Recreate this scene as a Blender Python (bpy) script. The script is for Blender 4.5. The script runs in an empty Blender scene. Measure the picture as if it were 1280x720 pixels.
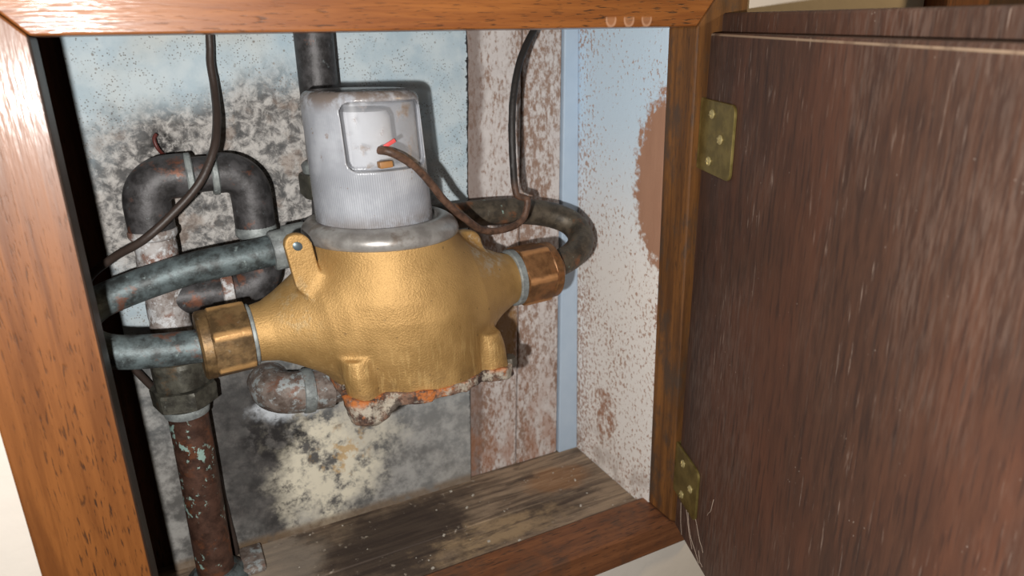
import bpy, bmesh, math, random
import numpy as np
from mathutils import Matrix, Vector

# ------------------------------------------------------------------ camera, world, light, exposure
S = bpy.context.scene
COL = S.collection
cam_d = bpy.data.cameras.new('camera')
cam = bpy.data.objects.new('camera', cam_d); COL.objects.link(cam)
cam_d.sensor_width = 36.0
cam_d.lens = 886.27 / 1280 * 36
cam_d.clip_start = 0.01
right, down, fwd = (0.8914, -0.4524, -0.0254), (-0.1667, -0.2753, -0.9468), (0.4214, 0.8482, -0.3208)
cam.matrix_world = Matrix(((right[0], -down[0], -fwd[0], 0.0420),
                           (right[1], -down[1], -fwd[1], -0.4155),
                           (right[2], -down[2], -fwd[2], 0.4032),
                           (0, 0, 0, 1)))
cam_d.dof.use_dof = True
cam_d.dof.focus_distance = 0.50
cam_d.dof.aperture_fstop = 9.0
S.camera = cam

W = bpy.data.worlds.new('room_light'); S.world = W
W.use_nodes = True
W.node_tree.nodes['Background'].inputs[0].default_value = (1.0, 0.84, 0.62, 1)
W.node_tree.nodes['Background'].inputs[1].default_value = 0.06

fl = bpy.data.lights.new('phone_flash', 'POINT')
fl.energy = 13.5
fl.color = (1.0, 0.975, 0.94)
fl.shadow_soft_size = 0.005
flo = bpy.data.objects.new('phone_flash', fl); COL.objects.link(flo)
flo.location = (-0.008, -0.412, 0.376)

rl = bpy.data.lights.new('room_lamp', 'POINT')      # warm lamp of the room, to the right beyond the open door
rl.energy = 15.0; rl.color = (1.0, .68, .32); rl.shadow_soft_size = .06
rlo = bpy.data.objects.new('room_lamp', rl); COL.objects.link(rlo)
rlo.location = (1.25, -.35, .80)

S.view_settings.view_transform = 'Standard'
S.view_settings.look = 'None'
S.view_settings.exposure = 0.0
S.view_settings.gamma = 1.0
S.view_settings.use_curve_mapping = False

random.seed(4)
RNG = np.random.default_rng(7)

# ------------------------------------------------------------------ object helpers
def tag(o, label=None, cat=None, group=None, kind=None):
    for k, v in (('label', label), ('category', cat), ('group', group), ('kind', kind)):
        if v: o[k] = v
    return o

def thing(name, loc, label, cat, rot=None, group=None):
    o = bpy.data.objects.new(name, None); COL.objects.link(o)
    o.empty_display_size = 0.02
    if rot is None: o.location = loc
    else: o.matrix_world = Matrix.Translation(loc) @ rot.to_4x4()
    return tag(o, label, cat, group)

def origin_of(p):
    v = Vector((0, 0, 0))
    while p is not None:
        v += Vector(p.location); p = p.parent
    return v

def mesh_obj(name, vf, mat, parent=None, smooth=True, local=False, sharp=40):
    """vf = (verts, faces) in world metres, or in the thing's own frame when local"""
    verts, faces = vf
    verts = np.asarray(verts, float).reshape(-1, 3)
    if parent is not None and not local:
        verts = verts - np.array(origin_of(parent))
    me = bpy.data.meshes.new(name)
    me.from_pydata(verts.tolist(), [], [list(map(int, f)) for f in faces])
    me.validate(); me.update()
    bm = bmesh.new(); bm.from_mesh(me)
    bmesh.ops.recalc_face_normals(bm, faces=bm.faces)
    bm.to_mesh(me); bm.free()
    if smooth:
        me.shade_smooth()
        me.set_sharp_from_angle(angle=math.radians(sharp))
    me.materials.append(mat)
    o = bpy.data.objects.new(name, me); COL.objects.link(o)
    if parent is not None: o.parent = parent
    return o

def copy_part(o, parent, loc=None, rotz=None):
    c = o.copy(); COL.objects.link(c); c.parent = parent
    if loc is not None: c.location = loc
    return c

def join(*vfs):
    V, F, n = [], [], 0
    for v, f in vfs:
        v = np.asarray(v, float).reshape(-1, 3)
        V.append(v); F += [[i + n for i in q] for q in f]; n += len(v)
    return np.concatenate(V), F

def prism(poly0, poly1, bevel=0.0, seg=2):
    """closed solid between two matching polygons"""
    n = len(poly0)
    bm = bmesh.new()
    a = [bm.verts.new(p) for p in poly0]; b = [bm.verts.new(p) for p in poly1]
    bm.faces.new(a[::-1]); bm.faces.new(b)
    for i in range(n):
        j = (i + 1) % n
        bm.faces.new((a[i], a[j], b[j], b[i]))
    bmesh.ops.recalc_face_normals(bm, faces=bm.faces)
    if bevel:
        bmesh.ops.bevel(bm, geom=list(bm.edges), offset=bevel, segments=seg, affect='EDGES', profile=0.5)
    bm.verts.index_update()
    r = [tuple(v.co) for v in bm.verts], [[v.index for v in f.verts] for f in bm.faces]
    bm.free()
    return r

def box(x0, x1, y0, y1, z0, z1, bevel=0.0, seg=2):
    return prism([(x0, y0, z0), (x1, y0, z0), (x1, y1, z0), (x0, y1, z0)],
                 [(x0, y0, z1), (x1, y0, z1), (x1, y1, z1), (x0, y1, z1)], bevel, seg)

def spline(pts, step):
    P = np.asarray(pts, float)
    E = np.concatenate([[2 * P[0] - P[1]], P, [2 * P[-1] - P[-2]]])
    out = []
    for i in range(len(P) - 1):
        p0, p1, p2, p3 = E[i:i + 4]
        # centripetal Catmull-Rom
        t0 = 0; t1 = t0 + max(np.linalg.norm(p1 - p0), 1e-6) ** .5
        t2 = t1 + max(np.linalg.norm(p2 - p1), 1e-6) ** .5
        t3 = t2 + max(np.linalg.norm(p3 - p2), 1e-6) ** .5
        n = max(2, int(np.linalg.norm(p2 - p1) / step))
        for t in np.linspace(t1, t2, n, endpoint=False):
            A1 = (t1 - t) / (t1 - t0) * p0 + (t - t0) / (t1 - t0) * p1
            A2 = (t2 - t) / (t2 - t1) * p1 + (t - t1) / (t2 - t1) * p2
            A3 = (t3 - t) / (t3 - t2) * p2 + (t - t2) / (t3 - t2) * p3
            B1 = (t2 - t) / (t2 - t0) * A1 + (t - t0) / (t2 - t0) * A2
            B2 = (t3 - t) / (t3 - t1) * A2 + (t - t1) / (t3 - t1) * A3
            out.append((t2 - t) / (t2 - t1) * B1 + (t - t1) / (t2 - t1) * B2)
    out.append(P[-1])
    return np.array(out)

def frames(P):
    T = np.gradient(P, axis=0); T /= np.linalg.norm(T, axis=1)[:, None]
    up = np.array([0, 0, 1.0]) if abs(T[0][2]) < .9 else np.array([0, 1.0, 0])
    N = np.zeros_like(P); n = up - T[0] * (up @ T[0]); n /= np.linalg.norm(n); N[0] = n
    for i in range(1, len(P)):
        n = N[i - 1] - T[i] * (N[i - 1] @ T[i]); N[i] = n / np.linalg.norm(n)
    return T, N, np.cross(T, N)

def tube(pts, r, step=0.004, n=24, wob=0.0):
    P = spline(pts, step)
    T, N, B = frames(P)
    a = np.linspace(0, 2 * np.pi, n, endpoint=False)
    V = []
    m = len(P)
    rr = np.full(m, r) if np.isscalar(r) else np.interp(np.linspace(0, 1, m), np.linspace(0, 1, len(r)), r)
    for i in range(m):
        w = rr[i] * (1 + wob * np.sin(3 * a + i * .7) * RNG.uniform(.3, 1) + wob * RNG.normal(0, .4, n))
        V.append(P[i] + np.outer(w * np.cos(a), N[i]) + np.outer(w * np.sin(a), B[i]))
    V = np.concatenate(V)
    F = []
    for i in range(m - 1):
        for j in range(n):
            k = (j + 1) % n
            F.append([i * n + j, i * n + k, (i + 1) * n + k, (i + 1) * n + j])
    F.append(list(range(n))[::-1]); F.append([(m - 1) * n + j for j in range(n)])
    return V, F

def lathe(p, axis, prof, n=48, hexa=None, phase=0.0, chip=1.0):
    """profile of (distance along the axis, radius); hexa = apothem gives six flats"""
    p = np.asarray(p, float); t = np.asarray(axis, float); t /= np.linalg.norm(t)
    up = np.array([0, 0, 1.0]) if abs(t[2]) < .9 else np.array([0, 1.0, 0])
    u = up - t * (up @ t); u /= np.linalg.norm(u); w = np.cross(t, u)
    if hexa: n = 72
    a = np.linspace(0, 2 * np.pi, n, endpoint=False) + (math.radians(phase) if hexa else 0)
    V = []
    for s, r in prof:
        rr = np.full(n, r)
        if hexa:
            h = hexa / np.cos((a - math.radians(phase) + 1e-9) % (np.pi / 3) - np.pi / 6)   # a corner at the phase angle, in degrees
            rr = np.minimum(np.minimum(rr, h), hexa / math.cos(math.pi / 6) * chip)
        V.append(p + t * s + np.outer(rr * np.cos(a), u) + np.outer(rr * np.sin(a), w))
    m = len(prof); V = np.concatenate(V); F = []
    for i in range(m - 1):
        for j in range(n):
            k = (j + 1) % n
            F.append([i * n + j, i * n + k, (i + 1) * n + k, (i + 1) * n + j])
    F.append(list(range(n))[::-1]); F.append([(m - 1) * n + j for j in range(n)])
    return V, F

def surface_nets(fun, lo, hi, h):
    """mesh of fun(x, y, z) = 0"""
    ax = [np.arange(lo[i], hi[i] + h, h) for i in range(3)]
    X, Y, Z = np.meshgrid(*ax, indexing='ij')
    D = fun(X, Y, Z)
    s = D < 0
    nx, ny, nz = D.shape
    cs = sum(s[i:nx - 1 + i, j:ny - 1 + j, k:nz - 1 + k].astype(np.int8) for i in (0, 1) for j in (0, 1) for k in (0, 1))
    mask = (cs > 0) & (cs < 8)
    idx = -np.ones(mask.shape, int); cells = np.argwhere(mask); idx[mask] = np.arange(len(cells))
    acc = np.zeros((len(cells), 3)); cnt = np.zeros(len(cells))
    cor = [(i, j, k) for i in (0, 1) for j in (0, 1) for k in (0, 1)]
    for a in cor:
        for d in range(3):
            if a[d]: continue
            b = list(a); b[d] = 1
            da = D[cells[:, 0] + a[0], cells[:, 1] + a[1], cells[:, 2] + a[2]]
            db = D[cells[:, 0] + b[0], cells[:, 1] + b[1], cells[:, 2] + b[2]]
            cr = (da < 0) != (db < 0)
            t = np.where(cr, da / np.where(cr, da - db, 1), 0)
            q = cells + np.array(a, float); q[:, d] += t
            acc[cr] += q[cr]; cnt[cr] += 1
    V = np.array([x[0] for x in ax]) + acc / cnt[:, None] * h
    F = []
    for d in range(3):
        sl0 = [slice(None)] * 3; sl1 = [slice(None)] * 3
        sl0[d] = slice(0, -1); sl1[d] = slice(1, None)
        e = np.argwhere(s[tuple(sl0)] != s[tuple(sl1)])
        o1, o2 = [(1, 2), (2, 0), (0, 1)][d]
        ok = (e[:, o1] > 0) & (e[:, o2] > 0) & (e[:, o1] < D.shape[o1] - 1) & (e[:, o2] < D.shape[o2] - 1)
        e = e[ok]
        q = []
        for (u, v) in ((1, 1), (0, 1), (0, 0), (1, 0)):
            c = e.copy(); c[:, o1] -= u; c[:, o2] -= v
            q.append(idx[c[:, 0], c[:, 1], c[:, 2]])
        F.append(np.stack(q, 1))
    return V, np.concatenate(F).tolist()

def smin(a, b, k):
    h = np.clip(.5 + .5 * (b - a) / k, 0, 1)
    return b * (1 - h) + a * h - k * h * (1 - h)

def wave_noise(x, y, z, scale, seed, octaves=3):
    g = np.random.default_rng(seed); r = 0 * x
    for o in range(octaves):
        for _ in range(5):
            v = g.normal(0, 1, 3); v *= scale * (2 ** o) / np.linalg.norm(v)
            r = r + np.sin(x * v[0] + y * v[1] + z * v[2] + g.uniform(0, 6.28)) / (2 ** o)
    return r / 5

# ------------------------------------------------------------------ material helper
def lin(c):
    return tuple(((v / 255 + .055) / 1.055) ** 2.4 if v > 10 else v / 255 / 12.92 for v in c)

class Mat:
    def __init__(s, name):
        s.m = bpy.data.materials.new(name); s.m.use_nodes = True
        s.t = s.m.node_tree; s.N = s.t.nodes; s.b = s.N['Principled BSDF']
        s.co = s.N.new('ShaderNodeTexCoord').outputs['Object']
    def link(s, a, b): s.t.links.new(a, b)
    def put(s, sock, v):
        if isinstance(v, bpy.types.NodeSocket): s.link(v, sock)
        elif isinstance(v, tuple) and sock.type == 'RGBA': sock.default_value = (*v[:3], 1)
        else: sock.default_value = v
    def math(s, op, a, b=0.0, c=None, clamp=False):
        n = s.N.new('ShaderNodeMath'); n.operation = op; n.use_clamp = clamp
        s.put(n.inputs[0], a); s.put(n.inputs[1], b)
        if c is not None: s.put(n.inputs[2], c)
        return n.outputs[0]
    def map(s, scale=(1, 1, 1), loc=(0, 0, 0), rot=(0, 0, 0), src=None):
        n = s.N.new('ShaderNodeMapping'); s.link(src or s.co, n.inputs[0])
        n.inputs[1].default_value = loc; n.inputs[2].default_value = rot; n.inputs[3].default_value = scale
        return n.outputs[0]
    def noise(s, scale, detail=5, rough=.55, vec=None, dist=0.0, color=False):
        n = s.N.new('ShaderNodeTexNoise'); s.link(vec or s.co, n.inputs['Vector'])
        n.inputs['Scale'].default_value = scale; n.inputs['Detail'].default_value = detail
        n.inputs['Roughness'].default_value = rough; n.inputs['Distortion'].default_value = dist
        return n.outputs['Color' if color else 'Fac']
    def voro(s, scale, vec=None, feature='F1'):
        n = s.N.new('ShaderNodeTexVoronoi'); n.feature = feature
        s.link(vec or s.co, n.inputs['Vector']); n.inputs['Scale'].default_value = scale
        return n.outputs['Distance']
    def step(s, v, a, b):
        """smooth ramp 0..1 while v goes a..b (a may be above b)"""
        n = s.N.new('ShaderNodeMapRange'); n.interpolation_type = 'SMOOTHSTEP'
        s.put(n.inputs[0], v)
        if a <= b: lo, hi, t0, t1 = a, b, 0, 1
        else: lo, hi, t0, t1 = b, a, 1, 0
        n.inputs[1].default_value = lo; n.inputs[2].default_value = hi
        n.inputs[3].default_value = t0; n.inputs[4].default_value = t1
        return n.outputs[0]
    def mix(s, f, a, b, mode='MIX'):
        n = s.N.new('ShaderNodeMix'); n.data_type = 'RGBA'; n.blend_type = mode
        s.put(n.inputs[0], f); s.put(n.inputs[6], a); s.put(n.inputs[7], b)
        return n.outputs[2]
    def blob(s, c, r, wob=.5, wscale=30, soft=.6):
        """a stain: 1 at its middle, ragged edge"""
        a = s.N.new('ShaderNodeVectorMath'); a.operation = 'SUBTRACT'; s.link(s.co, a.inputs[0]); a.inputs[1].default_value = c
        d = s.N.new('ShaderNodeVectorMath'); d.operation = 'DIVIDE'; s.link(a.outputs[0], d.inputs[0]); d.inputs[1].default_value = r
        l = s.N.new('ShaderNodeVectorMath'); l.operation = 'LENGTH'; s.link(d.outputs[0], l.inputs[0])
        w = s.math('MULTIPLY_ADD', s.noise(wscale, 6, .65), wob * 2, -wob)
        return s.step(s.math('ADD', l.outputs['Value'], w), 1.0 + soft / 2, 1.0 - soft / 2)
    def mul(s, a, b): return s.math('MULTIPLY', a, b, clamp=True)
    def mx(s, *a):
        r = a[0]
        for x in a[1:]: r = s.math('MAXIMUM', r, x)
        return r
    def axis(s, i):
        n = s.N.new('ShaderNodeSeparateXYZ'); s.link(s.co, n.inputs[0]); return n.outputs[i]
    def bump(s, h, strength=.3, dist=.001, prev=None):
        n = s.N.new('ShaderNodeBump'); s.put(n.inputs['Height'], h)
        n.inputs['Strength'].default_value = strength; n.inputs['Distance'].default_value = dist
        if prev is not None: s.link(prev, n.inputs['Normal'])
        return n.outputs[0]
    def clear(s, opacity):
        """thin see-through plastic: light and shadow pass by 1 - opacity"""
        t = s.N.new('ShaderNodeBsdfTransparent'); x = s.N.new('ShaderNodeMixShader')
        s.put(x.inputs[0], opacity); s.link(t.outputs[0], x.inputs[1]); s.link(s.b.outputs[0], x.inputs[2])
        s.link(x.outputs[0], s.N['Material Output'].inputs[0])
        return s.m
    def done(s, color, rough=.5, metal=0.0, normal=None, **kw):
        s.put(s.b.inputs['Base Color'], color); s.put(s.b.inputs['Roughness'], rough); s.put(s.b.inputs['Metallic'], metal)
        if normal is not None: s.link(normal, s.b.inputs['Normal'])
        for k, v in kw.items(): s.put(s.b.inputs[k.replace('_', ' ')], v)
        return s.m

# ---- woods
def wood(name, c_lo, c_hi, c_pore, axis='Z', coat=.5, rough=.4, pores=1.0, worn=0.0, dents=None, inner=None):
    m = Mat(name)
    st = {'X': (.06, 1, 1), 'Y': (1, .06, 1), 'Z': (1, 1, .06)}[axis]
    st2 = {'X': (.11, 1, 1), 'Y': (1, .11, 1), 'Z': (1, 1, .11)}[axis]
    v = m.map(st); v2 = m.map(st2)
    g = m.noise(150, 6, .62, v, .5)
    big = m.noise(14, 4, .5, v, 1.0)
    col = m.mix(m.step(g, .32, .68), c_lo, c_hi)
    col = m.mix(m.mul(m.step(big, .4, .75), .55), col, c_lo)
    pore = m.mul(m.step(m.noise(800, 3, .5, v2), .55, .68), pores)
    pore = m.mul(pore, m.step(m.noise(22, 3, .5, v), .30, .62))
    col = m.mix(pore, col, c_pore)
    if worn:
        wm = m.mul(m.step(m.noise(38, 7, .7, m.map((1, 1, .5))), .46, .62), worn)
        col = m.mix(wm, col, lin((72, 57, 46)))
    if dents:
        for c in dents:
            ring = m.math('SUBTRACT', m.blob(c, (.0042, .02, .0052), .12, 60, .3), m.mul(m.blob((c[0], c[1], c[2] + .0008), (.0031, .02, .0044), .12, 60, .4), .65))
            ring = m.mul(ring, m.step(m.axis(2), c[2] + .0022, c[2] + .0006))
            col = m.mix(m.mul(ring, .55), col, lin((214, 170, 140)))
    if inner is not None:                     # unlit shade of the reveal painted dark, coat taken off
        e = m.step(m.axis(0), inner - .0004, inner + .0004)
        col = m.mix(e, col, lin((44, 30, 22)))
        coat = m.math('MULTIPLY_ADD', e, -coat, coat)
    nm = m.bump(m.math('SUBTRACT', g, pore), .25, .0006)
    return m.done(col, m.math('MULTIPLY_ADD', g, .15, rough), 0, nm, Coat_Weight=coat, Coat_Roughness=.17, Coat_Normal=m.bump(m.math('ADD', g, m.noise(600, 2, .5, v2)), .35, .0007))

TEAK = (lin((122, 68, 28)), lin((152, 92, 40)), lin((62, 36, 20)))
M_rail = wood('varnished_teak_rail', *TEAK, axis='X', dents=[(.1265, 0, .4512), (.1410, 0, .4512), (.1555, 0, .4512)])
M_stile = wood('varnished_teak_stile', lin((106, 60, 24)), lin((134, 80, 34)), lin((54, 32, 18)), axis='Z', rough=.38, inner=-.2012)
M_stile_worn = wood('worn_teak_stile', lin((86, 54, 26)), lin((140, 90, 40)), lin((44, 28, 18)), axis='Z', coat=.15, rough=.55, worn=.85)
M_bot = wood('worn_teak_bottom', lin((104, 62, 36)), lin((134, 84, 50)), lin((56, 36, 26)), axis='X', coat=.15, rough=.55, worn=.45)
M_dark_side = wood('dark_side_wood', lin((70, 42, 26)), lin((98, 60, 38)), lin((40, 25, 17)), axis='Z', coat=0, rough=.7)
M_doorframe = wood('room_joinery', lin((120, 70, 36)), lin((150, 92, 48)), lin((70, 42, 26)), axis='Z')
M_roomdoor = wood('room_door_wood', lin((62, 40, 28)), lin((80, 52, 36)), lin((40, 26, 18)), axis='Z', coat=.2)

def door_mat(name, dusty, edge):
    m = Mat(name)
    v = m.map((1, 1, .12)); v2 = m.map((1, 1, .09))
    g = m.noise(190, 6, .7, v, .3)
    big = m.noise(9, 4, .6, m.map((1, 1, .3)), .6)
    col = m.mix(m.step(g, .3, .7), lin((54, 35, 27)), lin((76, 50, 37)))
    col = m.mix(m.mul(m.step(big, .48, .74), .55), col, lin((98, 58, 40)))
    col = m.mix(m.mul(m.step(m.noise(420, 3, .5, v2), .52, .68), .6), col, lin((42, 28, 24)))
    haze = m.mul(m.step(m.noise(10, 5, .6, m.map((1, 1, .6), (5, 1, 2))), .42, .68), m.step(m.noise(520, 4, .65, v), .40, .66))
    col = m.mix(m.mul(haze, dusty * .55), col, lin((118, 99, 88)))
    dust = m.mul(m.step(m.noise(460, 4, .6, v2), .60, .74), m.step(m.noise(13, 5, .6, m.map((1, 1, .5), (3, 1, 2))), .40, .66))
    col = m.mix(m.mul(dust, dusty), col, lin((144, 126, 114)))
    sp = m.mul(m.step(m.voro(260), .13, .06), m.step(m.noise(40, 3, .5, m.map((1, 1, 1), (9, 3, 1))), .58, .68))
    col = m.mix(m.mul(sp, .6), col, lin((176, 164, 152)))
    # pale arris along the top edge
    d = m.N.new('ShaderNodeVectorMath'); d.operation = 'SUBTRACT'; m.link(m.co, d.inputs[0]); d.inputs[1].default_value = (.2085, -.004, .4417)
    e = m.N.new('ShaderNodeVectorMath'); e.operation = 'DOT_PRODUCT'; m.link(d.outputs[0], e.inputs[0]); e.inputs[1].default_value = (-.0345, .0, .9994)
    e2 = m.math('MULTIPLY_ADD', m.axis(1), -.035, e.outputs['Value'])
    top = m.mul(m.mul(m.step(e2, edge - .0020, edge - .0012), m.step(e2, edge - .0001, edge - .0006)), m.step(m.noise(60, 5, .6), .25, .5))
    col = m.mix(m.mul(top, .8), col, lin((150, 128, 106)))
    nm = m.bump(g, .3, .0006)
    return m.done(col, .62, 0, nm)
M_door = door_mat('dark_stained_plywood', .75, 0.0)
M_door_out = door_mat('dark_stained_plywood_rim', .9, .5)

def floor_mat():
    m = Mat('weathered_floor_wood')
    v = m.map((.08, 1, 1))
    g = m.noise(130, 7, .7, v, .5)
    col = m.mix(m.step(g, .36, .64), lin((92, 76, 63)), lin((160, 138, 114)))
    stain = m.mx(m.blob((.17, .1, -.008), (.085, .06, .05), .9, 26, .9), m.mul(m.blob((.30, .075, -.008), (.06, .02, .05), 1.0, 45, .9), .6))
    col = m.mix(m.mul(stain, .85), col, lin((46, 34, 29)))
    pale = m.mul(m.blob((.262, .07, -.008), (.06, .018, .05), 1.2, 50, .8), m.step(m.noise(90, 6, .7, m.map((.3, 1, 1))), .38, .56))
    col = m.mix(m.mul(pale, .8), col, lin((168, 142, 108)))
    pl2 = m.blob((.065, .12, -.008), (.05, .05, .05), .5, 40, .6)
    col = m.mix(m.mul(pl2, .6), col, lin((158, 146, 132)))
    ora = m.blob((.35, .115, -.008), (.035, .02, .05), .6, 45, .6)
    col = m.mix(m.mul(ora, .35), col, lin((172, 116, 62)))
    wh = m.mul(m.step(m.noise(160, 4, .6), .62, .7), m.step(m.noise(30, 3, .5), .48, .6))
    col = m.mix(m.mul(wh, .6), col, lin((190, 178, 162)))
    dk = m.step(m.noise(55, 6, .7, m.map((.4, 1, 1), (4, 2, 2))), .56, .68)
    col = m.mix(m.mul(dk, .55), col, lin((56, 44, 38)))
    return m.done(col, .75, 0, m.bump(m.math('ADD', g, m.noise(200, 4)), .4, .0012))
M_floor = floor_mat()

# ---- painted and mouldy walls
def board_mat():
    m = Mat('mouldy_pale_blue_paint')
    n1 = m.noise(40, 6, .6)
    base = m.mix(m.step(n1, .35, .65), lin((166, 184, 194)), lin((188, 200, 205)))
    base = m.mix(m.mul(m.step(m.noise(9, 3), .5, .7), .5), base, lin((188, 182, 168)))
    # fine specks
    sp = m.mul(m.step(m.voro(520), .34, .20), m.step(m.noise(60, 5, .65), .42, .60))
    base = m.mix(m.mul(sp, .75), base, lin((96, 88, 80)))
    sp2 = m.mul(m.step(m.voro(160, m.map((1, 1, 1), (.3, .1, .2))), .20, .08), m.step(m.noise(14, 3, .6, m.map((1, 1, 1), (2, 0, 1))), .44, .56))
    base = m.mix(m.mul(sp2, .7), base, lin((112, 102, 90)))
    base = m.mix(m.mul(m.step(m.axis(2), .17, .06), .8), base, m.mix(m.step(m.noise(30, 5, .65), .35, .65), lin((150, 148, 144)), lin((182, 180, 176))))
    # crust of grey mould round the arch of pipes
    cr = m.mx(m.blob((.07, .155, .300), (.085, .2, .070), .35, 26, .5), m.blob((.135, .155, .335), (.055, .2, .055), .5, 30, .7),
              m.blob((.15, .155, .27), (.1, .2, .09), .3, 30, .5))
    gn = m.noise(120, 7, .7, None, .4)
    crust = m.mix(m.step(gn, .38, .62), lin((84, 78, 74)), lin((196, 190, 184)))
    crust = m.mix(m.mul(m.step(m.noise(48, 6, .7), .53, .66), .8), crust, lin((52, 46, 44)))
    crust = m.mix(m.mul(m.step(m.noise(33, 5, .6, m.map((1, 1, 1), (5, 5, 5))), .55, .65), .5), crust, lin((138, 112, 92)))
    col = m.mix(m.mul(cr, .92), base, crust)
    # lower grey damp zone
    lowz = m.step(m.math('ADD', m.axis(2), m.math('MULTIPLY_ADD', m.noise(16, 6, .65), .08, -.04)), .245, .15)
    leftx = m.step(m.math('ADD', m.axis(0), m.math('MULTIPLY_ADD', m.noise(14, 6, .65), .14, -.07)), .30, .12)
    grey = m.mix(m.step(m.noise(60, 7, .7), .36, .64), lin((78, 75, 72)), lin((158, 155, 150)))
    col = m.mix(m.mul(m.mul(lowz, m.math('MULTIPLY_ADD', leftx, .5, .5)), .9), col, grey)
    # shadow of pipe and nut painted in together with mould, then black mould
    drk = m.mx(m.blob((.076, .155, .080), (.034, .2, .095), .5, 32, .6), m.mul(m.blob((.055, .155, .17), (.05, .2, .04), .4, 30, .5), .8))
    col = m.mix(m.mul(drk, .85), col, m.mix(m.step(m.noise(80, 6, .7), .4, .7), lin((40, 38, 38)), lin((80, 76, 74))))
    blk = m.mul(m.mx(m.blob((.100, .155, .095), (.03, .2, .026), .9, 55, .9), m.blob((.112, .155, .128), (.03, .2, .022), .9, 55, .9),
                     m.mul(m.blob((.05, .155, .342), (.012, .2, .014), .9, 70, .8), 1.0)), m.step(m.noise(75, 6, .7), .42, .54))
    col = m.mix(m.mul(blk, .95), col, lin((30, 27, 27)))
    # bare yellowish cream patches
    crm = m.mul(m.mx(m.blob((.135, .155, .048), (.040, .2, .056), .9, 34, .9), m.mul(m.blob((.17, .155, .075), (.035, .2, .030), .8, 34, .8), .6)), m.step(m.noise(60, 7, .74), .38, .56))
    col = m.mix(m.mul(crm, .95), col, lin((228, 220, 198)))
    yl = m.mul(m.blob((.150, .155, .062), (.022, .2, .025), .9, 60, .8), m.step(m.noise(70, 5, .7), .5, .6))
    col = m.mix(m.mul(yl, .7), col, lin((190, 150, 88)))
    # white efflorescence under the rear elbow
    eff = m.mul(m.blob((.112, .155, .121), (.032, .2, .013), .8, 60, .7), m.step(m.noise(90, 6, .7), .36, .5))
    col = m.mix(m.mul(eff, .9), col, lin((206, 212, 218)))
    # ragged right edge, with the shadow gap beside the planks painted dark
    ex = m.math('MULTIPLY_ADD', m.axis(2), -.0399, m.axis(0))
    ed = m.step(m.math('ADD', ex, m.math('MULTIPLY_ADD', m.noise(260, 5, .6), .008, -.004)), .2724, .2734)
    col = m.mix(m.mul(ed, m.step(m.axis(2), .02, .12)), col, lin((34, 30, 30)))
    # brown line along the foot
    ft = m.mul(m.step(m.axis(2), .004, -.004), m.step(m.noise(60, 4), .3, .5))
    col = m.mix(m.mul(ft, .7), col, lin((110, 84, 52)))
    hb = m.math('ADD', m.math('MULTIPLY', gn, m.math('MULTIPLY_ADD', cr, 2.5, .15)), m.math('MULTIPLY', m.noise(300, 3), .15))
    return m.done(col, .72, 0, m.bump(hb, .7, .0016))
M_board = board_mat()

def plank_mat():
    m = Mat('flaking_white_paint_on_brown_plank')
    v = m.map((1, 1, .5))
    brown = m.mix(m.noise(60, 5, .6, m.map((1, 1, .1))), lin((126, 100, 86)), lin((158, 130, 112)))
    white = m.mix(m.noise(90, 4), lin((196, 190, 188)), lin((222, 217, 214)))
    n = m.math('MULTIPLY_ADD', m.noise(330, 6, .7, v), .6, m.math('MULTIPLY', m.noise(30, 4, .6, m.map((1, 1, .25))), .4))
    col = m.mix(m.mul(m.step(n, .41, .54), .85), brown, white)
    left = m.step(m.math('ADD', m.math('MULTIPLY_ADD', m.axis(2), -.0399, m.axis(0)), m.math('MULTIPLY_ADD', m.noise(40, 4), .016, -.008)), .2935, .2855)
    col = m.mix(m.mul(left, .75), col, lin((110, 90, 80)))
    low = m.step(m.math('ADD', m.axis(2), m.math('MULTIPLY_ADD', m.noise(25, 4), .08, -.04)), .12, .0)
    col = m.mix(m.mul(m.mul(low, m.step(m.noise(70, 5, .6, v), .4, .6)), .6), col, lin((150, 96, 60)))
    och = m.mul(m.blob((.317, .158, .150), (.015, .2, .045), .8, 45, .5), m.step(m.noise(80, 5, .7), .36, .48))
    col = m.mix(m.mul(och, .85), col, lin((128, 92, 40)))
    return m.done(col, .8, 0, m.bump(n, .5, .0012))
M_plank = plank_mat()

def strip_mat():
    m = Mat('blue_grey_painted_strip')
    col = m.mix(m.noise(60, 4), lin((166, 186, 206)), lin((186, 202, 218)))
    return m.done(col, .6, 0, m.bump(m.noise(200, 3), .15, .0006))
M_strip = strip_mat()

def rwall_mat():
    m = Mat('rust_speckled_white_side')
    white = m.mix(m.step(m.axis(2), .2, .36), lin((246, 240, 234)), lin((206, 226, 242)))
    brown = m.mix(m.noise(90, 4, .6, m.map((1, 1, .2))), lin((158, 116, 92)), lin((182, 138, 112)))
    dens = m.math('ADD', m.math('MULTIPLY_ADD', m.noise(24, 4), .22, -.06), m.math('MULTIPLY', m.step(m.axis(2), .36, .1), .055))
    dens = m.math('ADD', dens, m.math('MULTIPLY', m.step(m.axis(1), .10, .15), .05))
    n = m.math('ADD', m.noise(290, 6, .68, m.map((1, 1, .8))), dens)
    col = m.mix(m.mul(m.step(n, .635, .70), .85), white, brown)
    bare = m.mx(m.blob((.4, .026, .297), (.1, .041, .072), .5, 150, .22), m.mul(m.blob((.4, .105, .055), (.1, .016, .028), 1.5, 60, .4), m.step(m.noise(70, 5, .7), .42, .56)))
    col = m.mix(bare, col, brown)
    dirt = m.mul(m.step(m.axis(2), .05, 0.0), m.step(m.noise(40, 5), .42, .62))
    col = m.mix(m.mul(dirt, .5), col, lin((150, 128, 112)))
    return m.done(col, .8, 0, m.bump(n, .35, .001))
M_rwall = rwall_mat()

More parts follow.
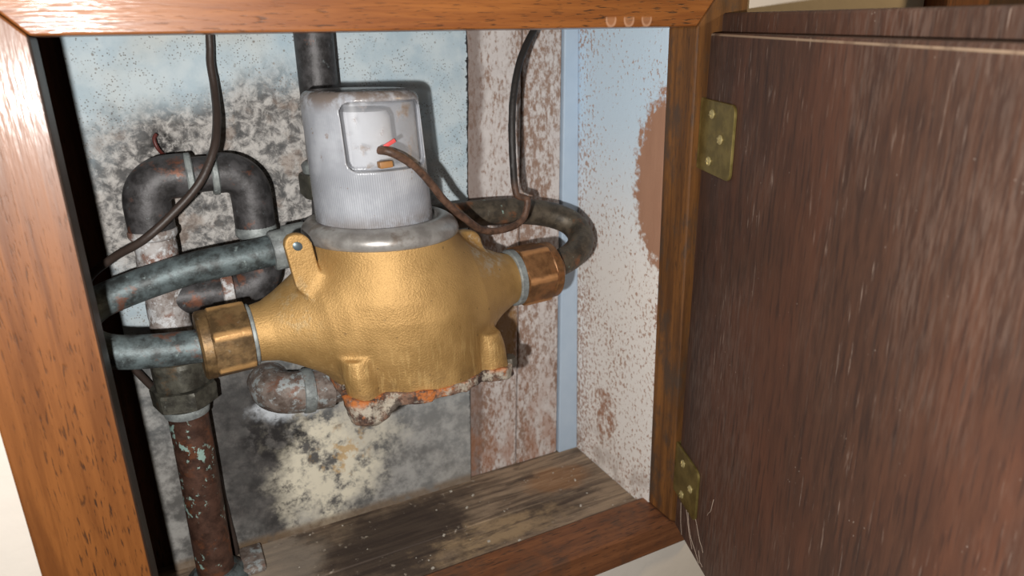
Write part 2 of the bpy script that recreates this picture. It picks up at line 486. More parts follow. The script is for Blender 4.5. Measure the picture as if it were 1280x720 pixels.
def plaster(name, c):
    m = Mat(name)
    n = m.noise(60, 4)
    return m.done(m.mix(n, c, tuple(v * .93 for v in c)), .8, 0, m.bump(n, .25, .002))
M_plaster = plaster('cream_plaster', lin((222, 213, 202)))
M_niche = plaster('grey_niche_lining', lin((150, 148, 142)))

# ---- metals
def aged_pipe(name, dark, mid, pale, copper, f_copper=.5, f_pale=.5, green=0.0, metal=.35, rough=.5, rubbed=None):
    m = Mat(name)
    a = m.noise(95, 7, .68)
    col = m.mix(m.step(a, .36, .64), dark, mid)
    col = m.mix(m.mul(m.step(m.noise(52, 6, .68, m.map((1, 1, 1), (4, 2, 7))), .60 - .18 * f_copper, .72 - .18 * f_copper), .85), col, copper)
    col = m.mix(m.mul(m.step(m.noise(120, 7, .72, m.map((1, 1, 1), (1, 8, 3))), .66 - .2 * f_pale, .76 - .2 * f_pale), .75), col, pale)
    if rubbed:                                # bright brass where the nut's corners are rubbed
        yy, zz = m.axis(1), m.axis(2)
        rad = m.math('SQRT', m.math('ADD', m.math('MULTIPLY', yy, yy), m.math('MULTIPLY', zz, zz)))
        wr = m.step(m.math('ADD', rad, m.math('MULTIPLY_ADD', m.noise(110, 5, .65), .0016, -.0008)), .0237, .0248)
        col = m.mix(m.mul(wr, .85), col, rubbed)
    if green:
        gm = m.mul(m.step(m.noise(190, 4, .6, m.map((1, 1, .8), (7, 1, 3))), .66 - .1 * green, .69 - .1 * green), m.step(m.noise(34, 3, .6, m.map((1, 1, 1), (7, 1, 9))), .50, .56))
        col = m.mix(gm, col, lin((164, 194, 184)))
    return m.done(col, m.math('MULTIPLY_ADD', a, .25, rough - .1), metal, m.bump(m.math('ADD', a, m.noise(260, 3)), .35, .0008))
CU = lin((122, 78, 58))
M_pipe_blue = aged_pipe('blue_grey_tarnished_copper', lin((58, 62, 62)), lin((104, 116, 118)), lin((146, 160, 160)), CU, .15, .35)
M_pipe_dark = aged_pipe('dark_tarnished_copper', lin((50, 48, 48)), lin((84, 82, 83)), lin((120, 128, 130)), CU, .22, .3)
M_pipe_crust = aged_pipe('mineral_crusted_copper', lin((110, 96, 88)), lin((172, 168, 166)), lin((206, 208, 210)), CU, .5, .8, metal=0, rough=.75)
M_pipe_green = aged_pipe('brown_copper_with_green_spots', lin((66, 46, 38)), lin((98, 70, 58)), lin((120, 130, 130)), lin((120, 74, 50)), .5, .1, green=1.0)
M_pipe_loop = aged_pipe('dark_bronze_pipe', lin((62, 56, 48)), lin((98, 88, 74)), lin((124, 124, 112)), lin((134, 88, 58)), .25, .15, green=.12)
M_pipe_band = aged_pipe('banded_elbow_copper', lin((92, 78, 70)), lin((138, 126, 118)), lin((176, 186, 188)), lin((122, 80, 60)), .3, .8, rough=.6, metal=.2)
M_solder = aged_pipe('pale_solder', lin((112, 116, 116)), lin((150, 156, 154)), lin((180, 188, 188)), CU, .1, .4, metal=.2)
M_nut_dark = aged_pipe('dark_bronze_nut', lin((56, 54, 48)), lin((92, 90, 80)), lin((130, 134, 126)), lin((104, 82, 58)), .2, .2)
M_nut = aged_pipe('tarnished_brass_nut', lin((92, 72, 48)), lin((136, 108, 72)), lin((176, 172, 158)), lin((124, 92, 60)), .4, .22, metal=.5, rough=.48, rubbed=lin((206, 160, 104)))
M_nut_red = aged_pipe('copper_toned_brass_nut', lin((112, 78, 50)), lin((150, 108, 70)), lin((170, 172, 160)), lin((158, 106, 66)), .5, .08, metal=.5, rough=.45, rubbed=lin((204, 148, 98)))

def gold_mat():
    m = Mat('gold_painted_casting')
    f = m.noise(800, 4, .6)
    a = m.noise(26, 5, .6)
    col = m.mix(m.step(a, .35, .65), lin((168, 132, 80)), lin((190, 152, 96)))
    col = m.mix(m.mul(m.step(m.noise(60, 6, .7, m.map((1, 1, .5), (3, 3, 3))), .60, .72), .4), col, lin((128, 98, 54)))
    sand = m.mul(m.step(m.axis(2), .004, -.03), m.step(m.noise(420, 3, .5, m.map((1, 1, .08))), .52, .66))
    col = m.mix(m.mul(sand, .4), col, lin((222, 186, 124)))
    gr = m.mul(m.step(m.axis(2), -.018, -.05), m.step(m.noise(90, 5, .65), .45, .65))
    col = m.mix(m.mul(gr, .55), col, lin((126, 98, 62)))
    wh = m.mul(m.blob((.066, .0, .036), (.02, .05, .02), .8, 80, .8), m.step(m.noise(120, 5, .7), .46, .6))
    col = m.mix(m.mul(wh, .7), col, lin((196, 186, 168)))
    wl = m.mul(m.blob((-.078, -.02, .02), (.012, .05, .02), .8, 80, .8), m.step(m.noise(140, 5, .7), .5, .6))
    col = m.mix(m.mul(wl, .35), col, lin((190, 172, 136)))
    dk = m.step(m.voro(75, m.map((1, 1, 1), (.02, .3, .1))), .09, .05)
    col = m.mix(m.mul(dk, .45), col, lin((92, 74, 52)))
    nm = m.bump(m.math('ADD', f, m.math('MULTIPLY', a, .35)), .55, .0009)
    return m.done(col, m.math('MULTIPLY_ADD', a, .2, .46), .5, nm)
M_gold = gold_mat()

def rust_mat():
    m = Mat('rust_and_mineral_crust')
    col = m.mix(m.step(m.noise(70, 6, .7), .4, .6), lin((60, 44, 38)), lin((128, 98, 80)))
    col = m.mix(m.mul(m.step(m.noise(60, 6, .7, m.map((1, 1, 1), (2, 5, 1))), .48, .58), .9), col, lin((176, 166, 150)))
    orange = m.mx(m.mul(m.step(m.axis(2), -.0505, -.0455), m.step(m.noise(55, 6, .72), .47, .57)), m.step(m.noise(38, 5, .6, m.map((1, 1, 1), (8, 8, 1))), .58, .64))
    col = m.mix(m.mul(orange, .9), col, lin((182, 104, 44)))
    col = m.mix(m.mul(m.step(m.noise(50, 6, .7, m.map((1, 1, 1), (3, 1, 9))), .56, .64), .8), col, lin((48, 34, 30)))
    return m.done(col, .85, 0, m.bump(m.noise(220, 6, .7), .9, .002))
M_rust = rust_mat()

def ring_mat():
    m = Mat('dull_grey_alloy')
    a = m.noise(60, 6, .65)
    col = m.mix(m.step(a, .36, .66), lin((140, 136, 132)), lin((176, 173, 169)))
    col = m.mix(m.mul(m.step(m.noise(36, 5, .7, m.map((1, 1, 1), (2, 3, 4))), .54, .66), .6), col, lin((106, 88, 72)))
    return m.done(col, .36, .45, m.bump(a, .2, .0006))
M_ring = ring_mat()

def dome_mat():
    m = Mat('ribbed_clear_plastic')
    sx, sy = m.axis(0), m.axis(1)
    cx = m.math('MULTIPLY_ADD', m.axis(2), .02, .0103)
    ang = m.math('ARCTAN2', sy, m.math('ADD', sx, cx))
    rib = m.math('SINE', m.math('MULTIPLY', ang, 170.0))
    a = m.noise(45, 6, .6)
    col = m.mix(m.step(a, .35, .7), lin((172, 175, 182)), lin((198, 201, 208)))
    low = m.step(m.axis(2), .106, .100)
    col = m.mix(m.mul(m.mul(m.step(rib, -.2, .8), .30), m.math('MULTIPLY_ADD', low, .7, .3)), col, lin((120, 124, 132)))
    grime = m.mx(m.mul(m.step(m.axis(2), .080, .066), .7), m.step(m.axis(2), .140, .151))
    col = m.mix(m.mul(m.mul(grime, m.step(m.noise(80, 6, .7), .34, .58)), .8), col, lin((110, 90, 72)))
    spk = m.mul(m.step(m.noise(150, 5, .7), .64, .7), .6)
    col = m.mix(spk, col, lin((140, 112, 88)))
    nm = m.bump(m.math('MULTIPLY', rib, low), .25, .0004)
    m.done(col, .24, 0, nm)
    # opacity: the ribbed skirt is milky, the recessed window clear
    u = m.math('MULTIPLY_ADD', m.math('ADD', sx, cx), .0349, m.math('MULTIPLY', sy, -.9994))
    s_ = m.math('MULTIPLY_ADD', m.math('ADD', sx, cx), .9994, m.math('MULTIPLY', sy, .0349))
    f = m.math('MULTIPLY_ADD', m.math('MULTIPLY', s_, s_), 13.0, u)
    win = m.mul(m.mul(m.step(f, .0325, .0320), m.step(u, .004, .006)), m.mul(m.step(m.axis(2), .104, .107), m.step(m.math('ABSOLUTE', m.math('SUBTRACT', s_, .0045)), .0290, .0275)))
    return m.clear(m.mix(win, (.74, .74, .74), (.12, .12, .12)))
M_dome = dome_mat()
def clear_mat():
    m = Mat('clear_window_plastic')
    a = m.noise(70, 6, .65)
    m.done(m.mix(m.step(a, .55, .68), lin((216, 219, 226)), lin((160, 140, 122))), .12, 0, m.bump(m.noise(20, 3), .15, .002))
    fr = m.N.new('ShaderNodeLayerWeight'); fr.inputs[0].default_value = .25
    return m.clear(m.math('MULTIPLY_ADD', fr.outputs['Facing'], .35, m.math('MULTIPLY_ADD', m.step(a, .55, .68), .4, .07), clamp=True))
M_clear = clear_mat()
M_inner = plaster('white_register_drum', lin((196, 198, 204)))
def plain(name, c, rough=.5, metal=0.0, bs=120, amt=.2):
    m = Mat(name); n = m.noise(bs, 4)
    return m.done(m.mix(n, c, tuple(v * .6 for v in c)), rough, metal, m.bump(n, amt, .0008))
M_pink = plain('pink_red_pointer', lin((232, 92, 92)))
M_amber = plain('amber_seal', lin((170, 122, 74)), .5)
M_rivet = plain('grey_rivet', lin((110, 124, 130)), .4, .6)
M_bolt = plain('grey_bolt', lin((118, 112, 102)), .5, .6)
M_wire_dark = plain('dark_brown_cable', lin((64, 52, 46)), .5, 0, 200, .4)
M_wire_black = plain('black_cable', lin((46, 43, 42)), .45, 0, 200, .3)
def wire_mat():
    m = Mat('brown_rusty_cable')
    n = m.noise(170, 5, .7)
    col = m.mix(m.step(n, .35, .65), lin((68, 50, 40)), lin((108, 80, 64)))
    up = m.mul(m.step(m.axis(2), .022, .04), m.step(m.axis(0), .02, .028))
    return m.done(m.mix(up, col, lin((44, 40, 38))), .55, .1, m.bump(n, .6, .001))
M_wire_brown = None
def brass_mat():
    m = Mat('aged_brass_hinge')
    n = m.noise(90, 5, .6)
    col = m.mix(m.step(n, .35, .65), lin((112, 98, 52)), lin((140, 124, 72)))
    return m.done(col, m.math('MULTIPLY_ADD', n, .2, .32), .6, m.bump(n, .15, .0005))
M_brass = brass_mat()
M_screw = plain('bright_brass_screw', lin((206, 190, 136)), .35, .45)
M_chip = plain('pale_chips', lin((206, 198, 184)), .8)
M_web = plain('pale_cobweb', lin((190, 168, 150)), .8)

# ------------------------------------------------------------------ the setting
def struct(name, vf, mat, smooth=False):
    o = mesh_obj(name, vf, mat, None, smooth); o['kind'] = 'structure'; return o

def wall_ring(x0, x1, z0, z1, hx0, hx1, hz0, hz1, y0, y1):
    return join(box(x0, hx0, y0, y1, z0, z1), box(hx1, x1, y0, y1, z0, z1),
                box(hx0, hx1, y0, y1, z0, hz0), box(hx0, hx1, y0, y1, hz1, z1))
BACK = 0.166
struct('wall_front', wall_ring(-.9, .66, -.7, 1.0, -.046, .41, -.02, .444, .012, .036), M_plaster)
struct('wall_left', box(-.046, -.036, .0325, BACK, -.02, .444), M_dark_side)
struct('wall_right', box(.4, .41, .0325, BACK, -.02, .444), M_rwall)
struct('ceiling', box(-.036, .4, .0325, BACK, .434, .444), M_niche)
flo_o = struct('floor', box(-.036, .4, .0325, BACK, -.02, -.0125), M_dark_side)
rear = struct('wall_back', box(-.046, .41, BACK, BACK + .008, -.02, .444), M_dark_side)

# floor boards
for (y0, y1) in ((.0415, .0885), (.0893, BACK)):
    mesh_obj('floor_plank', box(-.0358, .3998, y0, y1, -.0125, -.008, .0008, 1), M_floor, flo_o, False)

# the pale board with a ragged right edge, two planks and a painted strip
def ragged_board():
    zs = np.linspace(-.008, .434, 90)
    xe = np.interp(zs, [-.008, .416], [.2743, .2912]) + .0012 * wave_noise(zs, 0 * zs, 0 * zs, 220, 3) * np.clip((zs - .1) * 8, .15, 1)
    V, F = [], []
    for z, x in zip(zs, xe):
        V += [(.001, .155, z), (x - .001, .155, z), (x, .1565, z), (x, BACK, z), (.001, BACK, z)]
    for i in range(len(zs) - 1):
        for j in range(5):
            k = (j + 1) % 5
            F.append([i * 5 + j, i * 5 + k, (i + 1) * 5 + k, (i + 1) * 5 + j])
    F.append([4, 3, 2, 1, 0]); b = (len(zs) - 1) * 5; F.append([b + i for i in range(5)])
    return V, F
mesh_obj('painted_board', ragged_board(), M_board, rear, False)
def slanted(x0b, x1b, x0t, x1t, y0, bev=.0012):
    z0, z1 = -.008, .434
    return prism([(x0b, y0, z0), (x1b, y0, z0), (x1b, BACK, z0), (x0b, BACK, z0)],
                 [(x0t, y0, z1), (x1t, y0, z1), (x1t, BACK, z1), (x0t, BACK, z1)], bev, 2)
mesh_obj('plank', slanted(.2755, .3265, .293, .345, .160), M_plank, rear, False)
mesh_obj('plank', slanted(.3275, .3755, .346, .384, .1592), M_plank, rear, False)
mesh_obj('edge_strip', slanted(.3765, .3995, .385, .3995, .156), M_strip, rear, False)

# a wooden post and a dark door further along the room wall
struct('trim_1', box(.662, .725, -.006, .036, -.7, 1.0, .003), M_doorframe)
struct('door_1', box(.727, 1.5, .012, .036, -.7, 1.0, .002), M_roomdoor)

# ------------------------------------------------------------------ the cupboard: frame and door
cup = thing('meter_cupboard', (.2, 0, -.032), 'teak framed meter cupboard in the cream wall with its dark stained door swung open', 'cupboard')
wl, wr, wt, wb = .0535, .046, .055, .0285
H = .4142
def rail(poly, depth, bev=.0012):
    return prism([(x, 0, z) for x, z in poly], [(x, depth, z) for x, z in poly], bev, 2)
g = .0003
mesh_obj('top_rail', rail([(g, H), (.4 - g, H), (.4 + wr - g, H + wt), (-wl + g, H + wt)], .032), M_rail, cup, False)
o = mesh_obj('stile', rail([(0, g), (0, H - g), (-wl, H + wt - g), (-wl, -wb + g)], .032), M_stile, cup, False)
o['label'] = 'orange-brown varnished left stile'
o = mesh_obj('stile', rail([(.4, g), (.4, H - g), (.4 + wr, H + wt - g), (.4 + wr, -wb + g)], .032), M_stile_worn, cup, False)
o['label'] = 'worn brown hinge stile'
mesh_obj('bottom_rail', rail([(g, 0), (.4 - g, 0), (.4 + wr - g, -wb), (-wl + g, -wb)], .041, .002), M_bot, cup, False)

# door: P0 = top corner of the inner panel at the hinge edge
P0 = np.array([.4085, -.004, .4097]); P1 = np.array([.4013, -.004, -.0012])
dv = (P0 - P1) / np.linalg.norm(P0 - P1)
dh = -np.array([.305, .9517, .0347]); dh /= np.linalg.norm(dh)
dn = np.array([.9523, -.3046, -.0166])
def dpt(a, b, n): return tuple(P0 + dh * a + dv * b + dn * n)
def dpanel(a0, a1, b0, b1, n0, n1, bev):
    q = [(a0, b0), (a1, b0), (a1, b1), (a0, b1)]
    return prism([dpt(a, b, n0) for a, b in q], [dpt(a, b, n1) for a, b in q], bev, 2)
door = mesh_obj('door', dpanel(-.0105, .395, -.4235, .0132, .0122, .025, .0018), M_door_out, cup, False)
o = mesh_obj('inner_panel', dpanel(0, .383, -.411, 0, 0, .012, .0016), M_door, door, False)
o['label'] = 'dusty dark plywood inner panel'

def hinge_leaf(b_top, b_bot, w0, w1, r=.006):
    poly = [(w0, b_bot), (w1 - r, b_bot)]
    poly += [(w1 - r + r * math.sin(t), b_bot + r - r * math.cos(t)) for t in np.linspace(.3, math.pi / 2, 5)]
    poly += [(w1 - r + r * math.cos(t), b_top - r + r * math.sin(t)) for t in np.linspace(0, math.pi / 2 - .3, 5)]
    poly += [(w1 - r, b_top), (w0, b_top)]
    leaf = prism([dpt(a, b, -.0022) for a, b in poly], [dpt(a, b, -.0001) for a, b in poly], .0004, 1)
    knuckle = lathe(dpt(w0 - .0022, b_bot, .0012), dv, [(0, .0028), (.0005, .0031), (b_top - b_bot - .0005, .0031), (b_top - b_bot, .0028)], 20)
    return join(leaf, knuckle)
def screw(a, b, ang):
    c = np.array(dpt(a, b, -.0022))
    head = lathe(c, -dn, [(0, .0034), (.0006, .0033), (.0011, .0026), (.0014, .0014), (.0015, .0003)], 20)
    u = dh * math.cos(ang) + dv * math.sin(ang); w = -dh * math.sin(ang) + dv * math.cos(ang)
    bars = []
    for p, q in ((u, w), (w, u)):
        e = [c + p * .0022 * sx + q * .0004 * sy for sx, sy in ((-1, -1), (1, -1), (1, 1), (-1, 1))]
        bars.append(prism([x - dn * .0012 for x in e], [x - dn * .0018 for x in e]))
    return join(head, *bars)
for (bt, bb, w0, w1, sc) in ((-.0445, -.0955, -.001, .0525, ((.018, -.054), (.034, -.0695), (.018, -.087))),
                             (-.330, -.3765, -.0055, .0435, ((.0135, -.3405), (.031, -.353), (.015, -.3695)))):
    hg = mesh_obj('hinge', hinge_leaf(bt, bb, w0, w1), M_brass, cup, False)
    for i, (a, b) in enumerate(sc):
        s_ = mesh_obj('screw', screw(a, b, .4 + .7 * i), M_screw, cup, True)
        s_.parent = hg; s_.location = (0, 0, 0)

# ------------------------------------------------------------------ water meter (own frame: x along its pipes, z up)
MR = Matrix(((.9989, -.0418, -.0202), (.0418, .9991, -.0008), (.0202, 0, .9998)))
MO = Vector((.1875, .065, .2268))
base = MO + MR @ Vector((.0075, 0, -.055))
meter = thing('water_meter', base, 'gold painted water meter with clear ribbed plastic dome hung between two pipe nuts', 'water meter', MR)
OFF = np.array([.0075, 0, -.055])
def m2p(V, x0=.0015, k=-.122):
    V = np.asarray(V, float).reshape(-1, 3).copy()
    xm, zm = V[:, 0].copy(), V[:, 2].copy()
    V[:, 0] = xm + x0 + k * zm
    V[:, 2] = zm - .04 * xm
    return V
def mpart(name, vf, mat, sheared=True, **k):
    v, f = vf
    v = m2p(v, *sheared) if isinstance(sheared, tuple) else m2p(v) if sheared else np.asarray(v, float).reshape(-1, 3)
    o = mesh_obj(name, (v, f), mat, meter, local=True, **k)
    o.location = -OFF            # so the mesh keeps the pipe-axis frame
    return o

def cone_r(x, xs, rs): return np.interp(x, xs, rs)
BOSS = [(-.052, -.040), (.0455, -.0415), (.047, .043), (-.050, .042)]
def body_sdf(x, y, z):
    rho = np.sqrt((x + .0025) ** 2 + y * y)
    R = np.interp(z, [-.06, -.046, -.030, -.010, .006, .020, .034, .046, .060], [.0610, .0614, .0628, .0645, .0648, .0630, .0588, .0543, .0515])
    d = np.maximum((rho - R) * .85, np.maximum(z - .058, -.0475 - z))
    for sgn, xe in ((-1, .112), (1, .1030)):
        sx = x * sgn; zc = z - sgn * .004
        q = np.sqrt(y * y * 1.0 + zc * zc)
        rs = cone_r(sx, [.02, .050, .062, .074, .086, .096, .108], [.046, .046, .0415, .0340, .0265, .0212, .0190] if sgn < 0 else [.046, .042, .0355, .0280, .0220, .0192, .0182])
        c = np.maximum((q - rs) * .8, np.maximum(sx - xe, -sx))
        d = smin(d, c, .010)
    for bx, by in BOSS:
        q = np.sqrt((x - bx) ** 2 + (y - by) ** 2)
        top = -.019
        c = np.maximum(q - .0120 + .18 * np.clip(z + .030, 0, 1), np.maximum(z - top, -.0510 - z))
        d = smin(d, c, .0045)
    # lugs: rounded upright tabs
    for (lx, ly, lz, hw, hz, ht) in ((-.0660, -.022, .046, .0085, .021, .0034), (.0605, -.004, .031, .0095, .018, .004)):
        a = np.abs(x - lx); b = np.abs(z - lz); rr = .008
        qx = np.maximum(a - hw + rr, 0); qz = np.maximum(b - hz + rr, 0)
        c2 = np.sqrt(qx * qx + qz * qz) - rr
        c = np.maximum(c2, np.abs(y - ly) - ht)
        d = smin(d, c, .005)
    return d
mpart('body', surface_nets(body_sdf, (-.122, -.084, -.056), (.118, .084, .066), .0014), M_gold, sharp=180)

def flange_sdf(x, y, z):
    rho = np.sqrt((x + .0025) ** 2 + y * y)
    n = wave_noise(x, y, z, 260, 11, 3)
    d = rho - .0632
    for bx, by in BOSS:
        d = smin(d, np.sqrt((x - bx * 1.03) ** 2 + (y - by * 1.03) ** 2) - .0135, .006)
    lob = np.exp(-((x + .055) ** 2 + (y + .040) ** 2) / .019 ** 2) * .0190 + np.exp(-((x - .048) ** 2 + (y + .043) ** 2) / .014 ** 2) * .0050
    d = np.maximum(d, np.maximum(z + .0455, -.0530 - lob - z))
    return d + n * .0017
mpart('bottom_flange', surface_nets(flange_sdf, (-.09, -.09, -.082), (.09, .09, -.038), .0013), M_rust, sharp=180)
mpart('bolt', lathe((.0590, -.0430, -.0500), (.0, 0, 1), [(0, .0055), (.0012, .0062), (.006, .0062), (.0072, .0055)], hexa=.0055), M_bolt, sharp=25)
mpart('bolt', lathe((.049, .062, -.0475), (.0, 0, 1), [(0, .0055), (.0012, .0062), (.006, .0062), (.0072, .0055)], hexa=.0055), M_bolt, sharp=25)
mpart('rivet', lathe((-.0668, -.0253, .0590), (0, -1, 0), [(0, .003), (.0006, .003), (.0010, .0022), (.0011, .0003)], 20), M_rivet)
mpart('collar_ring', lathe((-.0025, 0, 0), (0, 0, 1), [(.0535, .0500), (.0538, .0524), (.0550, .0540), (.0575, .0548), (.0605, .0544), (.0635, .0526), (.0660, .0495), (.0672, .0465), (.0677, .0440), (.0672, .0418), (.0640, .0405)], 96), M_ring, sharp=60)

# dome with a recessed flat window facing the room
DS = (-.0103, -.02)      # the dome sits a little left of the ring's middle
WA = math.radians(-88)
wx, wy = math.cos(WA), math.sin(WA)
def dome_sdf(x, y, z):
    rho = np.sqrt(x * x + y * y)
    R = np.interp(z, [.06, .15], [.0404, .0385])
    rr = .007
    a = rho - (R - rr); b = np.abs(z - .105) - (.0485 - rr)
    d = np.sqrt(np.maximum(a, 0) ** 2 + np.maximum(b, 0) ** 2) + np.minimum(np.maximum(a, b), 0) - rr
    u = x * wx + y * wy                      # outward through the window
    s = -x * wy + y * wx                     # sideways
    k = .006
    a = np.abs(s - .0045) - (.0290 - k); b = np.abs(z - .1255) - (.0215 - k)
    nd = np.sqrt(np.maximum(a, 0) ** 2 + np.maximum(b, 0) ** 2) + np.minimum(np.maximum(a, b), 0) - k
    # the recess floor bows outward like an inner drum
    cut = np.maximum(nd, .0305 - (u + s * s * 13.0))
    h = np.clip(.5 + .5 * (d - (-cut)) / .0015, 0, 1)
    d = np.maximum(d, -cut)
    return np.maximum(d, -.0020 - d)         # a hollow shell
dome = mpart('dome_cover', surface_nets(dome_sdf, (-.044, -.044, .054), (.044, .044, .158), .0008), M_dome, DS, sharp=180)
mpart('register_drum', lathe((0, 0, .062), (0, 0, 1), [(0, .030), (.001, .0345), (.032, .0345), (.036, .0335), (.0375, .0300)], 64), M_inner, DS)
M_case = plaster('bright_counter_case', lin((216, 218, 224)))
mpart('counter_case', lathe((0, .002, .0995), (0, 0, 1), [(0, .0195), (.036, .0190), (.040, .0170), (.041, .012)], 64), M_case, DS)
def win_sheet():
    V, F = [], []
    S_ = np.linspace(-.0205, .0295, 17); Zs = np.linspace(.1055, .1455, 9)
    for th in (.0306, .0318):
        for zz in Zs:
            for s in S_:
                u = th - s * s * 13.0
                V.append((u * wx - s * wy, u * wy + s * wx, zz))
    n, mz = 17, 9; o2 = n * mz
    for i in range(mz - 1):
        for j in range(n - 1):
            q = [i * n + j, i * n + j + 1, (i + 1) * n + j + 1, (i + 1) * n + j]
            F.append(q); F.append([t + o2 for t in q[::-1]])
    for i in range(mz - 1):
        for j in (0, n - 1):
            a, b = i * n + j, (i + 1) * n + j
            F.append([a, b, b + o2, a + o2])
    for j in range(n - 1):
        for i in (0, mz - 1):
            a, b = i * n + j, i * n + j + 1
            F.append([a, b, b + o2, a + o2])
    return V, F
w_ = mpart('viewing_window', win_sheet(), M_clear, DS, sharp=60)
def wpt(u, s, z): return np.array([u * wx - s * wy, u * wy + s * wx, z])
def wbar(c, du, ds, dz, tilt=0.0, bev=.0005):
    V, F = box(-ds, ds, -du, du, -dz, dz, bev, 2)
    out = []
    for s, u, z in V:
        s2, z2 = s * math.cos(tilt) - z * math.sin(tilt), s * math.sin(tilt) + z * math.cos(tilt)
        out.append(wpt(c[0] - u, c[1] + s2, c[2] + z2))
    return out, F
mpart('pointer', wbar((.0325, .0045, .1205), .0006, .0046, .0013, .45), M_pink, DS)
mpart('wire_seal', wbar((.0345, -.001, .1078), .0030, .0045, .0022, .05, .0008), M_amber, DS)

# union nuts on the two ends
def union_nut(xa, xb, flange_out, mat, hexr, ph):
    L_ = xb - xa; sg = 1 if L_ > 0 else -1; L_ = abs(L_)
    prof = [(0, .0125), (0, .0235), (.0012, .0250), (L_ * .20, .0252), (L_ * .24, .0245), (L_ * .26, .0262), (L_ * .55, .0266), (L_ * .93, .0262), (L_, .0240), (L_, .0195)]
    fl = lathe((xa, 0, 0), (sg, 0, 0), [(0, .012), (0, .0212), (.0014, .0228), (L_ * .22, .0230), (L_ * .28, .0215), (L_ * .3, .012)], 60)
    hx = lathe((xa + sg * L_ * .2, 0, 0), (sg, 0, 0), [(0, .012), (0, .0225), (.0022, .0262), (L_ * .72, .0262), (L_ * .78, .0243), (L_ * .8, .0222), (L_ * .8, .012)], hexa=hexr, phase=ph, chip=.978)
    return join(fl, hx)
mpart('union_nut', union_nut(-.1390, -.1075, 1, M_nut, .0222, 63), M_nut, sheared=False, sharp=22)
mpart('union_nut', union_nut(.1325, .0985, 1, M_nut_red, .0222, -86), M_nut_red, sheared=False, sharp=22)
mpart('washer', lathe((.0925, 0, 0), (1, 0, 0), [(0, .018), (0, .0218), (.001, .0228), (.0055, .0228), (.0065, .0215), (.0065, .018)], 48), M_solder, sheared=False)
mpart('washer', lathe((-.1085, 0, 0), (1, 0, 0), [(0, .017), (0, .0205), (.001, .0212), (.003, .0212), (.0038, .0205), (.0038, .017)], 48), M_solder, sheared=False)

# ------------------------------------------------------------------ pipes
def pthing(name, loc, label, cat='pipe'): return thing(name, loc, label, cat)

# left return bend feeding the meter
bend = pthing('copper_return_bend', (.04, .08, .22), 'blue-grey tarnished pipe bent back on itself left of the water meter')
mesh_obj('pipe', tube([(.0525, .0600, .2233), (.0258, .0600, .2257), (.0095, .0605, .2278), (-.0035, .0635, .2305), (-.0130, .0700, .2350), (-.0172, .0790, .2410), (-.0140, .0890, .2475), (-.0050, .0960, .2525), (.0079, .0995, .2560), (.0300, .1000, .2612), (.0536, .1000, .2655), (.0905, .1000, .2685), (.1100, .1003, .2705), (.128, .104, .2725)], .0110, n=28), M_pipe_blue, bend)
mesh_obj('coupling', lathe((.1065, .0985, .2700), (1, .05, .08), [(0, .0110), (0, .0135), (.001, .0143), (.010, .0144), (.011, .0162), (.026, .0162), (.027, .0150), (.027, .011)], 40), M_solder, bend)

# arch of capillary elbows, its dropper and the tail down to the floor
arch = pthing('copper_pipe_arch', (.034, .127, -.008), 'dark copper pipe arch of two elbows with a nut on its long left leg')
XL, XR, YA = .0335, .1015, .127
mesh_obj('pipe', tube([(.042, YA, .3250), (.068, YA, .3248), (.092, YA, .3245)], .0124, n=28), M_pipe_dark, arch)
mesh_obj('pipe', tube([(.0337, YA, .297), (.0335, YA, .26), (.0338, YA, .22), (.034, YA, .186)], .0138, n=28, wob=.025), M_pipe_crust, arch)
mesh_obj('pipe', tube([(XR, YA, .296), (XR, YA, .27), (XR, YA, .248)], .0124, n=28), M_pipe_dark, arch)
def elbow_pts(cx, sgn, ztop, zlow, xin, r=.018):
    pts = [(cx, YA, zlow), (cx, YA, ztop - r)]
    for t in np.linspace(0, math.pi / 2, 7)[1:-1]:
        pts.append((cx - sgn * r + sgn * r * math.cos(t), YA, ztop - r + r * math.sin(t)))
    pts += [(cx - sgn * r, YA, ztop), (xin, YA, ztop)]
    return pts
mesh_obj('elbow', tube(elbow_pts(XL, -1, .3250, .289, .0605, .017), .0152, n=32), M_pipe_dark, arch)
mesh_obj('elbow', tube(elbow_pts(XR, 1, .3245, .283, .0790, .017), .0142, n=32), M_pipe_dark, arch)
for x0 in (.0605, .0765):
    mesh_obj('solder_ring', lathe((x0, YA, .3248), (1, 0, 0), [(0, .012), (0, .0145), (.001, .0155), (.004, .0155), (.005, .0142), (.005, .012)], 40), M_solder, arch)
mesh_obj('solder_ring', lathe((XL, YA, .2835), (0, 0, 1), [(0, .0138), (.001, .0150), (.003, .0160), (.006, .0160), (.007, .0150)], 40), M_pipe_crust, arch)
mesh_obj('solder_ring', lathe((XR, YA, .2755), (0, 0, 1), [(0, .0122), (.001, .0138), (.003, .0148), (.006, .0148), (.009, .0140)], 40), M_solder, arch)
mesh_obj('elbow', tube([(XR, YA, .258), (XR, YA, .250), (XR - .003, YA, .2425), (XR - .010, YA, .2385), (XR - .018, YA, .2375)], .0146, n=32), M_pipe_dark, arch)
mesh_obj('pipe', tube([(XR - .016, YA, .2375), (.06, YA, .2378), (.040, YA, .238)], .0120, n=28), M_pipe_dark, arch)
mesh_obj('solder_ring', lathe((.071, YA, .2376), (1, 0, 0), [(0, .0115), (.001, .0135), (.004, .0142), (.008, .0142), (.009, .0120)], 40), M_pipe_crust, arch)
mesh_obj('union_nut', lathe((.0338, YA, .1540), (0, 0, 1), [(0, .0155), (.001, .0185), (.003, .0230), (.0150, .0236), (.0170, .0222), (.0178, .0170)], hexa=.0205, phase=17), M_nut_dark, arch, sharp=22)
